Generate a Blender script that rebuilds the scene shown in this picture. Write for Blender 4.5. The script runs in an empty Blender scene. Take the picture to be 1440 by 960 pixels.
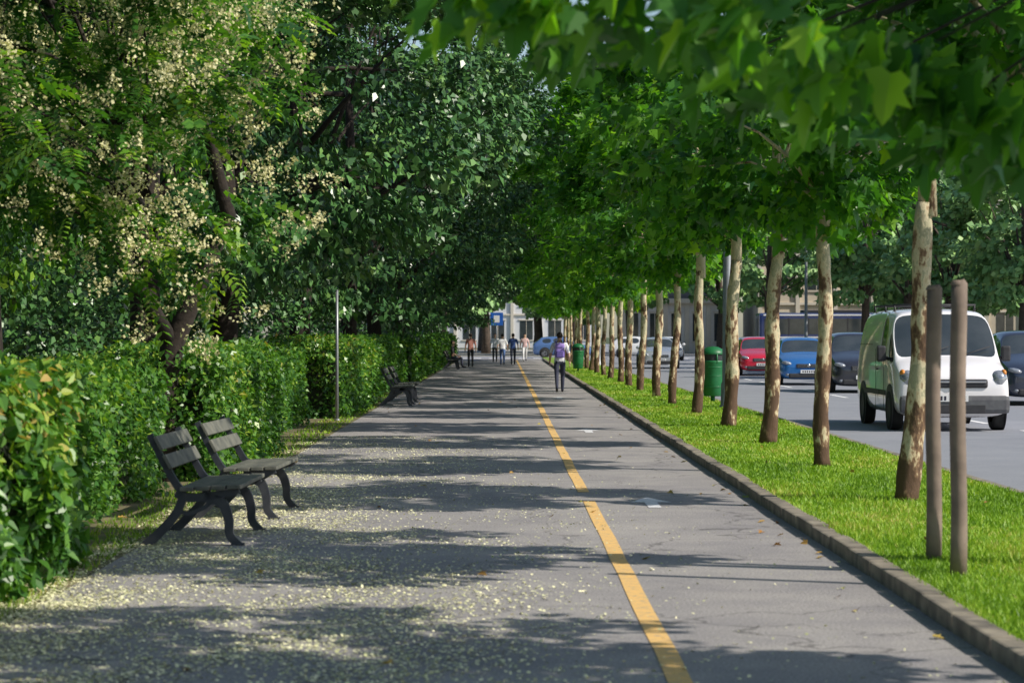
import bpy, bmesh, math, random
import numpy as np
from mathutils import Vector, Matrix
rng=np.random.default_rng(7); random.seed(7)
S=bpy.context.scene
S.view_settings.view_transform='Standard'; S.view_settings.look='None'; S.view_settings.exposure=0
COL=S.collection
R=math.radians

# ---------------------------------------------------------------- materials
def newmat(name):
    m=bpy.data.materials.new(name); m.use_nodes=True
    nt=m.node_tree; b=nt.nodes['Principled BSDF']
    return m,nt,b
def L(nt,a,b): nt.links.new(a,b)
def mat(name,c1,c2=None,scale=8,rough=.6,metal=0,bump=0,spec=.5,detail=5,coat=0,emis=None):
    m,nt,b=newmat(name)
    b.inputs['Roughness'].default_value=rough; b.inputs['Metallic'].default_value=metal
    b.inputs['Specular IOR Level'].default_value=spec
    b.inputs['Coat Weight'].default_value=coat
    if c2 is None: c2=tuple(x*.82 for x in c1)
    tc=nt.nodes.new('ShaderNodeTexCoord'); n=nt.nodes.new('ShaderNodeTexNoise')
    n.inputs['Scale'].default_value=scale; n.inputs['Detail'].default_value=detail
    L(nt,tc.outputs['Object'],n.inputs['Vector'])
    r=nt.nodes.new('ShaderNodeValToRGB'); r.color_ramp.elements[0].position=.35; r.color_ramp.elements[1].position=.65
    r.color_ramp.elements[0].color=(*c1,1); r.color_ramp.elements[1].color=(*c2,1)
    L(nt,n.outputs['Fac'],r.inputs[0]); L(nt,r.outputs[0],b.inputs['Base Color'])
    if bump:
        bp=nt.nodes.new('ShaderNodeBump'); bp.inputs['Strength'].default_value=bump; bp.inputs['Distance'].default_value=.02
        L(nt,n.outputs['Fac'],bp.inputs['Height']); L(nt,bp.outputs[0],b.inputs['Normal'])
    return m
def leafmat(name,cols,trans=.35,rough=.4,tboost=(1.5,1.7,.7),spec=.4):
    m,nt,b=newmat(name)
    a=nt.nodes.new('ShaderNodeAttribute'); a.attribute_name='rnd'
    r=nt.nodes.new('ShaderNodeValToRGB'); cr=r.color_ramp
    while len(cr.elements)<len(cols): cr.elements.new(.5)
    for i,(p,c) in enumerate(cols):
        cr.elements[i].position=p; cr.elements[i].color=(*c,1)
    L(nt,a.outputs['Fac'],r.inputs[0])
    L(nt,r.outputs[0],b.inputs['Base Color']); b.inputs['Roughness'].default_value=rough; b.inputs['Specular IOR Level'].default_value=spec
    if trans<=0: return m
    t=nt.nodes.new('ShaderNodeBsdfTranslucent')
    mm=nt.nodes.new('ShaderNodeVectorMath'); mm.operation='MULTIPLY'; mm.inputs[1].default_value=tboost
    L(nt,r.outputs[0],mm.inputs[0]); L(nt,mm.outputs[0],t.inputs['Color'])
    mx=nt.nodes.new('ShaderNodeMixShader'); mx.inputs[0].default_value=trans
    L(nt,b.outputs[0],mx.inputs[1]); L(nt,t.outputs[0],mx.inputs[2])
    L(nt,mx.outputs[0],nt.nodes['Material Output'].inputs['Surface'])
    return m

def asphalt(name,c1,c2,speck=.25,crack=True,warm=None):
    m,nt,b=newmat(name); b.inputs['Roughness'].default_value=.85; b.inputs['Specular IOR Level'].default_value=.3
    tc=nt.nodes.new('ShaderNodeTexCoord')
    n1=nt.nodes.new('ShaderNodeTexNoise'); n1.inputs['Scale'].default_value=.7; n1.inputs['Detail'].default_value=7; n1.inputs['Roughness'].default_value=.7
    n2=nt.nodes.new('ShaderNodeTexNoise'); n2.inputs['Scale'].default_value=60; n2.inputs['Detail'].default_value=4
    for n in (n1,n2): L(nt,tc.outputs['Object'],n.inputs['Vector'])
    r=nt.nodes.new('ShaderNodeValToRGB'); r.color_ramp.elements[0].position=.32; r.color_ramp.elements[1].position=.68
    r.color_ramp.elements[0].color=(*c1,1); r.color_ramp.elements[1].color=(*c2,1)
    L(nt,n1.outputs['Fac'],r.inputs[0])
    mr=nt.nodes.new('ShaderNodeMapRange'); mr.inputs[1].default_value=.3; mr.inputs[2].default_value=.7; mr.inputs[3].default_value=1-speck; mr.inputs[4].default_value=1+speck*1.4
    L(nt,n2.outputs['Fac'],mr.inputs[0])
    mul=nt.nodes.new('ShaderNodeVectorMath'); mul.operation='SCALE'; L(nt,r.outputs[0],mul.inputs[0])
    if crack:
        v=nt.nodes.new('ShaderNodeTexVoronoi'); v.feature='DISTANCE_TO_EDGE'; v.inputs['Scale'].default_value=.35
        nd=nt.nodes.new('ShaderNodeTexNoise'); nd.inputs['Scale'].default_value=1.6; nd.inputs['Detail'].default_value=5
        L(nt,tc.outputs['Object'],nd.inputs['Vector'])
        ad=nt.nodes.new('ShaderNodeVectorMath'); ad.operation='MULTIPLY_ADD'; ad.inputs[1].default_value=(1.4,1.4,0)
        L(nt,nd.outputs['Color'],ad.inputs[0]); L(nt,tc.outputs['Object'],ad.inputs[2]); L(nt,ad.outputs[0],v.inputs['Vector'])
        cm=nt.nodes.new('ShaderNodeMapRange'); cm.inputs[1].default_value=0; cm.inputs[2].default_value=.007; cm.inputs[3].default_value=.45; cm.inputs[4].default_value=1
        L(nt,v.outputs['Distance'],cm.inputs[0])
        m2=nt.nodes.new('ShaderNodeMath'); m2.operation='MULTIPLY'; L(nt,mr.outputs[0],m2.inputs[0]); L(nt,cm.outputs[0],m2.inputs[1]); L(nt,m2.outputs[0],mul.inputs['Scale'])
    else: L(nt,mr.outputs[0],mul.inputs['Scale'])
    L(nt,mul.outputs[0],b.inputs['Base Color'])
    bp=nt.nodes.new('ShaderNodeBump'); bp.inputs['Strength'].default_value=.5; bp.inputs['Distance'].default_value=.008
    L(nt,n2.outputs['Fac'],bp.inputs['Height']); L(nt,bp.outputs[0],b.inputs['Normal'])
    return m
def paintmat(name,c,base,wear=.5,w2=.03):
    m,nt,b=newmat(name); b.inputs['Roughness'].default_value=.75
    tc=nt.nodes.new('ShaderNodeTexCoord'); n=nt.nodes.new('ShaderNodeTexNoise'); n.inputs['Scale'].default_value=14; n.inputs['Detail'].default_value=8; n.inputs['Roughness'].default_value=.75
    L(nt,tc.outputs['Object'],n.inputs['Vector'])
    r=nt.nodes.new('ShaderNodeValToRGB'); e=r.color_ramp.elements
    e[0].position=wear-.08; e[0].color=(*base,1); e[1].position=wear+w2; e[1].color=(*c,1)
    L(nt,n.outputs['Fac'],r.inputs[0]); L(nt,r.outputs[0],b.inputs['Base Color'])
    return m

M={}
M['path']=asphalt('asphalt_path',(.215,.205,.215),(.345,.325,.31),.32)
M['road']=asphalt('asphalt_road',(.22,.23,.26),(.27,.28,.31),.15,False)
M['yellow']=paintmat('yellow_paint',(.8,.5,.17),(.45,.34,.22),.44,.07)
M['white']=paintmat('white_paint',(.78,.78,.78),(.35,.35,.35),.42)
M['whitew']=paintmat('worn_white_paint',(.72,.72,.74),(.35,.35,.36),.42,.08)
M['kerb']=mat('kerb_stone',(.3,.26,.2),(.13,.115,.095),5,.9,bump=.6)
M['soil']=mat('soil',(.22,.175,.1),(.09,.1,.035),3,.95,bump=.6)
M['grassbase']=mat('grass_soil',(.15,.27,.02),(.2,.31,.04),5,.9)
M['ground']=mat('ground_mat',(.06,.07,.03),(.05,.08,.02),.5,.95)
M['pave']=mat('pavement_mat',(.32,.31,.28),(.25,.24,.22),2,.9)
M['grass']=leafmat('grass_blade',[(0,(.09,.19,.015)),(.45,(.22,.4,.025)),(.85,(.36,.5,.05)),(1,(.55,.48,.16))],.3,.5,(1.3,1.3,.6))
M['plane']=leafmat('plane_leaf',[(0,(.025,.095,.025)),(.5,(.06,.185,.028)),(.82,(.14,.32,.03)),(1,(.3,.48,.045))],.44,.38,(2.0,2.1,.45))
M['dark']=leafmat('dark_leaf',[(0,(.02,.06,.022)),(.45,(.045,.125,.033)),(.8,(.1,.23,.055)),(.93,(.2,.36,.09)),(1,(.34,.5,.16))],0,.34,spec=.5)
M['acacia']=leafmat('acacia_leaf',[(0,(.025,.08,.022)),(.55,(.06,.17,.03)),(.85,(.15,.32,.035)),(1,(.34,.5,.06))],.33,.36,(1.7,1.9,.5))
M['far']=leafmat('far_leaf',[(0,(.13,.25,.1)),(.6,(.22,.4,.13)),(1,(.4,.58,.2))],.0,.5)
M['bloom']=leafmat('cream_blossom',[(0,(.55,.52,.24)),(.5,(.82,.78,.5)),(1,(.68,.66,.32))],.3,.7,(1.1,1.1,.8))
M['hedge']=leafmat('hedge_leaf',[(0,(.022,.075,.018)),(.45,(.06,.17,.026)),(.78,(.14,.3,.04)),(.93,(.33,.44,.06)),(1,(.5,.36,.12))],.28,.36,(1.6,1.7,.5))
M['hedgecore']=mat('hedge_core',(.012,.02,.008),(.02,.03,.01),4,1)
M['petal']=leafmat('petal',[(0,(.48,.5,.24)),(.5,(.76,.75,.46)),(1,(.88,.82,.54))],0,.8)
M['fallen']=leafmat('fallen_leaf',[(0,(.3,.14,.03)),(.5,(.42,.26,.06)),(1,(.35,.38,.08))],0,.7)
M['iron']=mat('cast_iron',(.045,.05,.065),(.07,.074,.085),12,.45,.3)
M['slat']=mat('weathered_wood',(.16,.16,.13),(.075,.08,.07),7,.7,bump=.3)
M['post']=mat('post_wood',(.27,.205,.165),(.16,.12,.10),5,.8,bump=.4)
M['steel']=mat('galvanised_steel',(.3,.32,.34),(.24,.25,.27),6,.45,.5)
M['binG']=mat('bin_green',(.012,.16,.05),(.01,.12,.04),3,.45)
M['glass']=mat('car_glass',(.03,.04,.045),(.05,.06,.065),2,.05,spec=.9)
M['tyre']=mat('tyre',(.02,.02,.02),(.03,.03,.03),10,.85)
M['rim']=mat('rim',(.4,.4,.42),(.3,.3,.32),5,.35,.7)
M['blackp']=mat('black_plastic',(.025,.025,.028),(.035,.035,.04),10,.6)
M['greyp']=mat('grey_plastic',(.11,.115,.12),(.08,.08,.09),10,.6)
M['lamp']=mat('headlamp',(.42,.44,.47),(.2,.22,.25),14,.1,.4,coat=1)
M['plate']=mat('plate_white',(.75,.75,.75),(.7,.7,.7),5,.5)
M['platetx']=mat('plate_text',(.03,.03,.05),None,5,.5)
M['chrome']=mat('chrome',(.6,.6,.62),(.5,.5,.52),5,.2,.9)
M['amber']=mat('amber',(.7,.25,.03),None,5,.3)
def bark_plane():
    m,nt,b=newmat('plane_bark'); b.inputs['Roughness'].default_value=.85
    tc=nt.nodes.new('ShaderNodeTexCoord'); mp=nt.nodes.new('ShaderNodeMapping'); mp.inputs['Scale'].default_value=(1,1,.45)
    L(nt,tc.outputs['Object'],mp.inputs['Vector'])
    oi=nt.nodes.new('ShaderNodeObjectInfo')
    n=nt.nodes.new('ShaderNodeTexNoise'); n.noise_dimensions='4D'; n.inputs['Scale'].default_value=8; n.inputs['Detail'].default_value=7; n.inputs['Roughness'].default_value=.65
    mw=nt.nodes.new('ShaderNodeMath'); mw.operation='MULTIPLY'; mw.inputs[1].default_value=30; L(nt,oi.outputs['Random'],mw.inputs[0]); L(nt,mw.outputs[0],n.inputs['W'])
    L(nt,mp.outputs[0],n.inputs['Vector'])
    sx=nt.nodes.new('ShaderNodeSeparateXYZ'); L(nt,tc.outputs['Object'],sx.inputs[0])
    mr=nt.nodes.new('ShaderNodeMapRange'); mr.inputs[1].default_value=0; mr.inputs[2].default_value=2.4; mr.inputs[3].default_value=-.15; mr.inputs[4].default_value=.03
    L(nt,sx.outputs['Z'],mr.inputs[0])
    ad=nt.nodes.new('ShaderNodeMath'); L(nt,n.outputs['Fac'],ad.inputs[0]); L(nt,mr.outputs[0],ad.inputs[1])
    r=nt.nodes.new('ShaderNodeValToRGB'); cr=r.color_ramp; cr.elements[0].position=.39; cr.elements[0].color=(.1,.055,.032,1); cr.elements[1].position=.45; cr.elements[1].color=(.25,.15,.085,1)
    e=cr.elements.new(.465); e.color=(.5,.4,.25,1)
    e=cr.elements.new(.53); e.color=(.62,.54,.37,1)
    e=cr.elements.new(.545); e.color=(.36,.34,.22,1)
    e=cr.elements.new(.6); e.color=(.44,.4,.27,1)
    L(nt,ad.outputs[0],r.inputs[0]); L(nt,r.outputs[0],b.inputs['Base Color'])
    bp=nt.nodes.new('ShaderNodeBump'); bp.inputs['Strength'].default_value=.9; bp.inputs['Distance'].default_value=.03
    L(nt,ad.outputs[0],bp.inputs['Height']); L(nt,bp.outputs[0],b.inputs['Normal'])
    return m
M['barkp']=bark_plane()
M['bark']=mat('dark_bark',(.035,.026,.02),(.018,.013,.01),14,.95,bump=.8)
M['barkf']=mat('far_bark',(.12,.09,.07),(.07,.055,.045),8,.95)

# ---------------------------------------------------------------- mesh helpers
def link(o,parent=None):
    COL.objects.link(o)
    if parent: o.parent=parent
    return o
def empty(name,loc=(0,0,0),rotz=0,scale=1):
    e=bpy.data.objects.new(name,None); e.location=loc; e.rotation_euler=(0,0,rotz); e.scale=(scale,)*3
    e.empty_display_size=.2; COL.objects.link(e); return e
def polymesh(name,groups,mats):
    me=bpy.data.meshes.new(name)
    co=[];ls=[];mi=[];at=[];o=0
    for V,k,a in groups:
        N,K=V.shape[:2]; co.append(V.reshape(-1,3)); ls.append(o+np.arange(N)*K); mi.append(np.full(N,k)); at.append(np.asarray(a)); o+=N*K
    co=np.concatenate(co).astype(np.float32); ls=np.concatenate(ls).astype(np.int32); mi=np.concatenate(mi).astype(np.int32); at=np.concatenate(at).astype(np.float32)
    me.vertices.add(o); me.vertices.foreach_set('co',co.ravel())
    me.loops.add(o); me.loops.foreach_set('vertex_index',np.arange(o,dtype=np.int32))
    me.polygons.add(len(ls)); me.polygons.foreach_set('loop_start',ls)
    me.polygons.foreach_set('material_index',mi)
    A=me.attributes.new('rnd','FLOAT','FACE'); A.data.foreach_set('value',at)
    me.update(calc_edges=True)
    for m in mats: me.materials.append(m)
    return me
class MB:
    def __init__(s): s.v=[];s.f=[];s.m=[];s.sm=[]
    def add(s,vs,fs,mi=0,smooth=False):
        o=len(s.v); s.v+= [tuple(v) for v in vs]; s.f+=[tuple(i+o for i in f) for f in fs]; s.m+=[mi]*len(fs); s.sm+=[smooth]*len(fs)
    def tube(s,pts,rad,seg=8,mi=0,wob=0,cap=True):
        pts=[Vector(p) for p in pts]; vs=[];fs=[]
        for i,p in enumerate(pts):
            t=(pts[min(i+1,len(pts)-1)]-pts[max(i-1,0)]).normalized()
            up=Vector((0,1,0)) if abs(t.y)<.9 else Vector((1,0,0))
            a=t.cross(up).normalized(); b=t.cross(a).normalized()
            for k in range(seg):
                an=2*math.pi*k/seg; r=rad[i]*(1+wob*(random.random()-.5))
                vs.append(p+a*math.cos(an)*r+b*math.sin(an)*r)
        for i in range(len(pts)-1):
            for k in range(seg):
                k2=(k+1)%seg; fs.append((i*seg+k,i*seg+k2,(i+1)*seg+k2,(i+1)*seg+k))
        if cap:
            fs.append(tuple(range(seg))[::-1]); fs.append(tuple((len(pts)-1)*seg+k for k in range(seg)))
        s.add(vs,fs,mi,True)
    def box(s,c,d,mi=0,rot=None,bev=0):
        bm=bmesh.new(); bmesh.ops.create_cube(bm,size=1)
        for v in bm.verts: v.co=Vector((v.co.x*d[0],v.co.y*d[1],v.co.z*d[2]))
        if bev: bmesh.ops.bevel(bm,geom=bm.edges[:]+bm.verts[:],offset=bev,segments=2,affect='EDGES',profile=.6)
        if rot is not None:
            for v in bm.verts: v.co=rot@v.co
        bm.verts.ensure_lookup_table(); bm.verts.index_update()
        s.add([v.co+Vector(c) for v in bm.verts],[[v.index for v in f.verts] for f in bm.faces],mi,False); bm.free()
    def ell(s,c,r,mi=0,seg=12,rings=8,rot=None):
        bm=bmesh.new(); bmesh.ops.create_uvsphere(bm,u_segments=seg,v_segments=rings,radius=1)
        bm.verts.index_update()
        vs=[]
        for v in bm.verts:
            q=Vector((v.co.x*r[0],v.co.y*r[1],v.co.z*r[2]))
            if rot is not None: q=rot@q
            vs.append(q+Vector(c))
        s.add(vs,[[v.index for v in f.verts] for f in bm.faces],mi,True); bm.free()
    def lathe(s,prof,c=(0,0,0),seg=20,mi=0,axis='z',smooth=True):
        vs=[];fs=[]
        for (r,h) in prof:
            for k in range(seg):
                a=2*math.pi*k/seg
                p=(r*math.cos(a),r*math.sin(a),h) if axis=='z' else (h,r*math.cos(a),r*math.sin(a))
                vs.append(Vector(p)+Vector(c))
        for i in range(len(prof)-1):
            for k in range(seg):
                k2=(k+1)%seg; fs.append((i*seg+k,i*seg+k2,(i+1)*seg+k2,(i+1)*seg+k))
        s.add(vs,fs,mi,smooth)
    def mesh(s,name,mats):
        me=bpy.data.meshes.new(name); me.from_pydata(s.v,[],s.f)
        me.polygons.foreach_set('material_index',s.m); me.polygons.foreach_set('use_smooth',s.sm)
        for m in mats: me.materials.append(m)
        me.update(); return me
    def obj(s,name,mats,parent=None,loc=(0,0,0)):
        o=bpy.data.objects.new(name,s.mesh(name,mats)); o.location=loc; return link(o,parent)
def sheet(name,x0,x1,y0,y1,z,m):
    b=MB(); b.add([(x0,y0,z),(x1,y0,z),(x1,y1,z),(x0,y1,z)],[(0,1,2,3)]); return b.obj(name,[m])

# ---------------------------------------------------------------- leaf templates
def halfpair(pts,fold=.25,droop=.18):
    h=np.array([(x,y,fold*abs(x)-droop*y*y) for x,y in pts]); g=h.copy(); g[:,0]*=-1
    return [h,g[::-1].copy()]
PLANE=halfpair([(0,0),(.2,-.1),(.46,.04),(.33,.25),(.58,.52),(.24,.52),(.17,.76),(0,1)])
OVAL=halfpair([(0,0),(.26,.3),(.2,.68),(0,1)],.3,.2)
QUAD=[np.array([(-.4,0,0),(.4,.05,.06),(.35,1,-.1),(-.35,.9,.05)])]
LEAF1=[np.array([(0,0,0),(.3,.35,.06),(.02,1,-.12),(-.3,.4,.05)])]
def nrm(a): return a/np.maximum(np.linalg.norm(a,axis=-1,keepdims=True),1e-6)
def place(tmpl,P,D,Nn,size,attr,mi=0):
    y=nrm(D); x=nrm(np.cross(y,Nn)); z=np.cross(x,y); out=[]
    for h in tmpl:
        V=P[:,None,:]+size[:,None,None]*(h[None,:,0:1]*x[:,None,:]+h[None,:,1:2]*y[:,None,:]+h[None,:,2:3]*z[:,None,:])
        out.append((V,mi,attr))
    return out
def cluster_pts(C,rad,n,flat=.6):
    N=len(C); idx=np.repeat(np.arange(N),n)
    d=nrm(rng.normal(size=(N*n,3))); u=rng.random(N*n)**.5
    off=d*(u*rad[idx])[:,None]; off[:,2]*=flat
    return C[idx]+off,idx
def cloud(C,rad,n,size,center,tmpl,flat=.6,mi=0,up=.9,dr=.35):
    P,idx=cluster_pts(C,rad,n,flat)
    out=nrm(P-center); r1=rng.normal(size=P.shape)*.6; r2=rng.normal(size=P.shape)*.45
    D=out*.6+r1+np.array([0,0,-dr]); Nn=np.array([0,0,up])+out*.5+r2
    cr=rng.random(len(C))
    a=np.clip(rng.random(len(P))*.62+cr[idx]*.38,0,1)
    return place(tmpl,P,D,Nn,size*rng.uniform(.6,1.25,len(P)),a,mi)
def ellipsoid_centers(n,c,r,inner=.45,zmin=None):
    out=[]
    while len(out)<n:
        d=rng.normal(size=3); d/=np.linalg.norm(d); rr=inner+(1-inner)*rng.random()**.6
        p=np.array(c)+d*np.array(r)*rr
        if zmin is None or p[2]>zmin: out.append(p)
    return np.array(out)
def limbs(mb,base,top,C,nl,r0=.06):
    base=Vector(base);top=Vector(top)
    sel=random.sample(range(len(C)),min(nl,len(C)))
    for i in sel:
        t=random.uniform(.05,.95); s=base.lerp(top,t); e=Vector(C[i])
        if e.z<s.z-.6: s=base.lerp(top,.05)
        mid=s.lerp(e,.5)+Vector((random.uniform(-.2,.2),random.uniform(-.2,.2),random.uniform(.0,.35)))
        mb.tube([s,s.lerp(mid,.5)+Vector((0,0,.08)),mid,e],[r0,r0*.7,r0*.42,r0*.1],6)

# ---------------------------------------------------------------- world, sun, camera
sv=Vector((1,-.4,.9)).normalized()
el=math.asin(sv.z); az=math.atan2(sv.x,sv.y)
w=bpy.data.worlds.new('World'); S.world=w; w.use_nodes=True
nt=w.node_tree; bg=nt.nodes['Background']; sk=nt.nodes.new('ShaderNodeTexSky'); sk.sky_type='NISHITA'; sk.sun_disc=False
sk.sun_elevation=el; sk.sun_rotation=az; sk.air_density=1.0; sk.dust_density=1.0
L(nt,sk.outputs[0],bg.inputs[0]); bg.inputs[1].default_value=.135
sl=bpy.data.lights.new('sun','SUN'); sl.energy=5; sl.angle=R(.5); sl.color=(1,.93,.82)
so=bpy.data.objects.new('sun',sl); so.rotation_euler=sv.to_track_quat('Z','Y').to_euler(); so.location=(30,-10,40); link(so)
cd=bpy.data.cameras.new('camera'); cam=bpy.data.objects.new('camera',cd); link(cam)
cam.location=(0,0,1.6); cd.lens=85; cd.sensor_width=36; cd.clip_end=2000; cd.clip_start=.1
cam.rotation_euler=(R(90-.17),0,R(-.2))
cd.dof.use_dof=True; cd.dof.focus_distance=40; cd.dof.aperture_fstop=4.5
S.camera=cam

# ---------------------------------------------------------------- ground
sheet('ground',-700,700,-60,1200,-.06,M['ground'])
sheet('road',4.9,17.5,-30,420,-.03,M['road'])
sheet('cross_street',-200,200,160,176,-.022,M['road'])
b=MB(); b.box((-.05,65,-.03),(5.1+.3,190,.06),0); pth=b.obj('asphalt_path',[M['path']])
sheet('forecourt_pavement',-40,4.9,176.5,260,-.02,M['pave'])
b=MB(); b.box((-32.76,65,-.035),(60,190,.06)); b.obj('soil_ground',[M['soil']])
b=MB(); b.box((3.73,65,.005),(2.33,189,.15)); b.obj('grass_verge',[M['grassbase']])
b=MB(); b.box((22.55,120,.02),(10,300,.12)); b.obj('far_pavement',[M['pave']])
b=MB()
y=-5
while y<150:
    b.box((2.49+random.uniform(-.008,.008),y+.5,.025+random.uniform(-.006,.007)),(.145,.98,.15),0,Matrix.Rotation(random.uniform(-.008,.008),3,'Z'),bev=.018); y+=1
b.obj('path_kerb',[M['kerb']])
b=MB(); y=-5
while y<155:
    b.box((4.95,y+.5,.015),(.12,.985,.16),0,bev=.012); y+=1
b.obj('road_kerb',[M['kerb']])
b=MB()
def strip(x0,x1,y0,y1,z,mi=0,seg=1.0,j=0):
    n=max(1,int((y1-y0)/seg)); js=[random.uniform(-j,j) for _ in range(n+1)]
    for i in range(n):
        a=y0+(y1-y0)*i/n; c=y0+(y1-y0)*(i+1)/n
        b.add([(x0+js[i],a,z),(x1+js[i],a,z),(x1+js[i+1],c,z),(x0+js[i+1],c,z)],[(0,1,2,3)],mi)
strip(.76,.875,-5,23.2,.004,j=.006); strip(.75,.865,24.5,150,.004,j=.008)
b.obj('yellow_line_marking',[M['yellow']])
def arrow(x,y,s=1.0):
    bb=MB(); z=.004
    pts=[(-.06,0),(.06,0),(.06,.7),(.2,.7),(0,1.4),(-.2,.7),(-.06,.7)]
    bb.add([(px*s,py*s,z) for px,py in pts],[tuple(range(7))]); o=bb.obj('arrow_marking',[M['whitew']],loc=(x,y,0)); return o
arrow(1.4,22.3); arrow(1.4,39.3,1.1); arrow(1.4,60,1.2)
b=MB(); y=20
while y<150: strip(8.75,8.88,y,y+3,-.026); y+=6
strip(5.2,5.3,-5,150,-.026)
y=20
while y<150: strip(11.4,11.53,y,y+3,-.026); y+=6
b.obj('lane_marking',[M['white']])
b=MB(); x=-6
while x<16: b.add([(x,161,-.018),(x+.5,161,-.018),(x+.5,164.5,-.018),(x,164.5,-.018)],[(0,1,2,3)]); x+=1
b.obj('crosswalk_marking',[M['white']])

def blades(name,N,x0,x1,ylo,yhi,pw,zb,h,mat_,shade=.2):
    u=rng.random(N); a=1-pw
    Y=(ylo**a+u*(yhi**a-ylo**a))**(1/a); X=rng.uniform(x0,x1,N)
    sc=np.clip(Y/18,1,3.2); H=h*rng.uniform(.4,1.3,N)*(1+.25*np.sin(X*3.3+Y*1.3)); W=.007*sc
    an=rng.random(N)*6.28; lean=rng.normal(size=(N,2))*.4*H[:,None]
    P=np.stack([X,Y,np.full(N,zb)],1); d=np.stack([np.cos(an),np.sin(an),np.zeros(N)],1)*W[:,None]
    T=P+np.stack([lean[:,0],lean[:,1],H],1)
    V=np.stack([P-d,P+d,T],1)
    pat=.16*np.sin(X*1.7+Y*.45)+.12*np.sin(X*4.1-Y*1.3+2)+.08*np.sin(Y*3.1+X*7)
    o=bpy.data.objects.new(name,polymesh(name,[(V,0,np.clip(rng.normal(.5,shade,N)+pat,0,1))],[mat_])); link(o)
blades('grass',150000,2.53,4.9,10,110,1.6,.078,.042,M['grass'])
blades('path_edge_grass',6000,-3.4,-2.8,10,90,1.7,-.005,.05,M['grass'])

N=120000
Y=(10.5**-1+rng.random(N)*(38**-1-10.5**-1))**-1
X=-3.05+np.abs(rng.normal(size=N))*1.5
pt=np.sin(X*2.1+Y*1.1+np.sin(Y*.7)*2)+.6*np.sin(X*5.3-Y*2.9)
k=rng.random(N)<np.clip(.5+.4*pt,.15,1); X=X[k];Y=Y[k]; N=len(X)
P=np.stack([X,Y,rng.uniform(.004,.01,N)],1); D=rng.normal(size=(N,3)); D[:,2]*=.15; Nn=rng.normal(size=(N,3))*.3+[0,0,1]
link(bpy.data.objects.new('fallen_petals',polymesh('fallen_petals',place(QUAD,P,D,Nn,rng.uniform(.008,.022,N),rng.random(N)),[M['petal']])))
N=90
Y=rng.uniform(10.5,60,N); X=np.where(rng.random(N)<.4,2.38-np.abs(rng.normal(size=N))*.25,rng.uniform(-3.4,4.8,N)); Z=np.where(X>2.5,.12,.012)
P=np.stack([X,Y,Z],1); D=rng.normal(size=(N,3)); D[:,2]*=.1; Nn=rng.normal(size=(N,3))*.3+[0,0,1]
link(bpy.data.objects.new('fallen_leaves',polymesh('fallen_leaves',place(PLANE,P,D,Nn,rng.uniform(.04,.085,N),rng.random(N)),[M['fallen']])))

# ---------------------------------------------------------------- plane trees (right row)
def plane_crown(nc=50,nl=95,c=(0,0,4.5),r=(2.55,2.2,1.8),ls=.175):
    C=ellipsoid_centers(nc,c,r,.35,2.75); rad=rng.uniform(.38,.68,nc)
    g=cloud(C,rad,nl,ls,np.array([0,0,3.6]),PLANE,.5,1)
    mb=MB(); limbs(mb,(0,0,2.9),(.05,0,5.6),np.array([q for q in C if q[2]>3.3]),22,.034); mb.tube([(0,0,2.6),(0,.03,3.5),(.05,0,4.8),(.05,0,5.8)],[.09,.075,.05,.02],8)
    return mb,g
def crown_meshes(tag,fn,n,mats):
    out=[]
    for i in range(n):
        mb,g=fn(); out.append((mb.mesh(tag+'_limbs',[mats[0]]),polymesh(tag+'_foliage',[(V,0,a) for V,_,a in g],[mats[1]])))
    return out
PC=crown_meshes('plane',plane_crown,4,(M['barkp'],M['plane']))
PT=crown_meshes('planetall',lambda:plane_crown(105,60,(0,0,6.2),(3.5,3.2,3.8),.21),2,(M['barkp'],M['plane']))
ys=[3.7,9.8,15.9,22,27.9,33.8,39.75,46.1,52.7,58.7]  # first tree is out of view, added to shade the near path
while ys[-1]<148: ys.append(ys[-1]+6.1)
leans={22:.17,27.9:.0,33.8:.15,39.75:.14,46.1:.07}
rads={22:.108,27.9:.095,33.8:.115,39.75:.12,46.1:.1}
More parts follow.
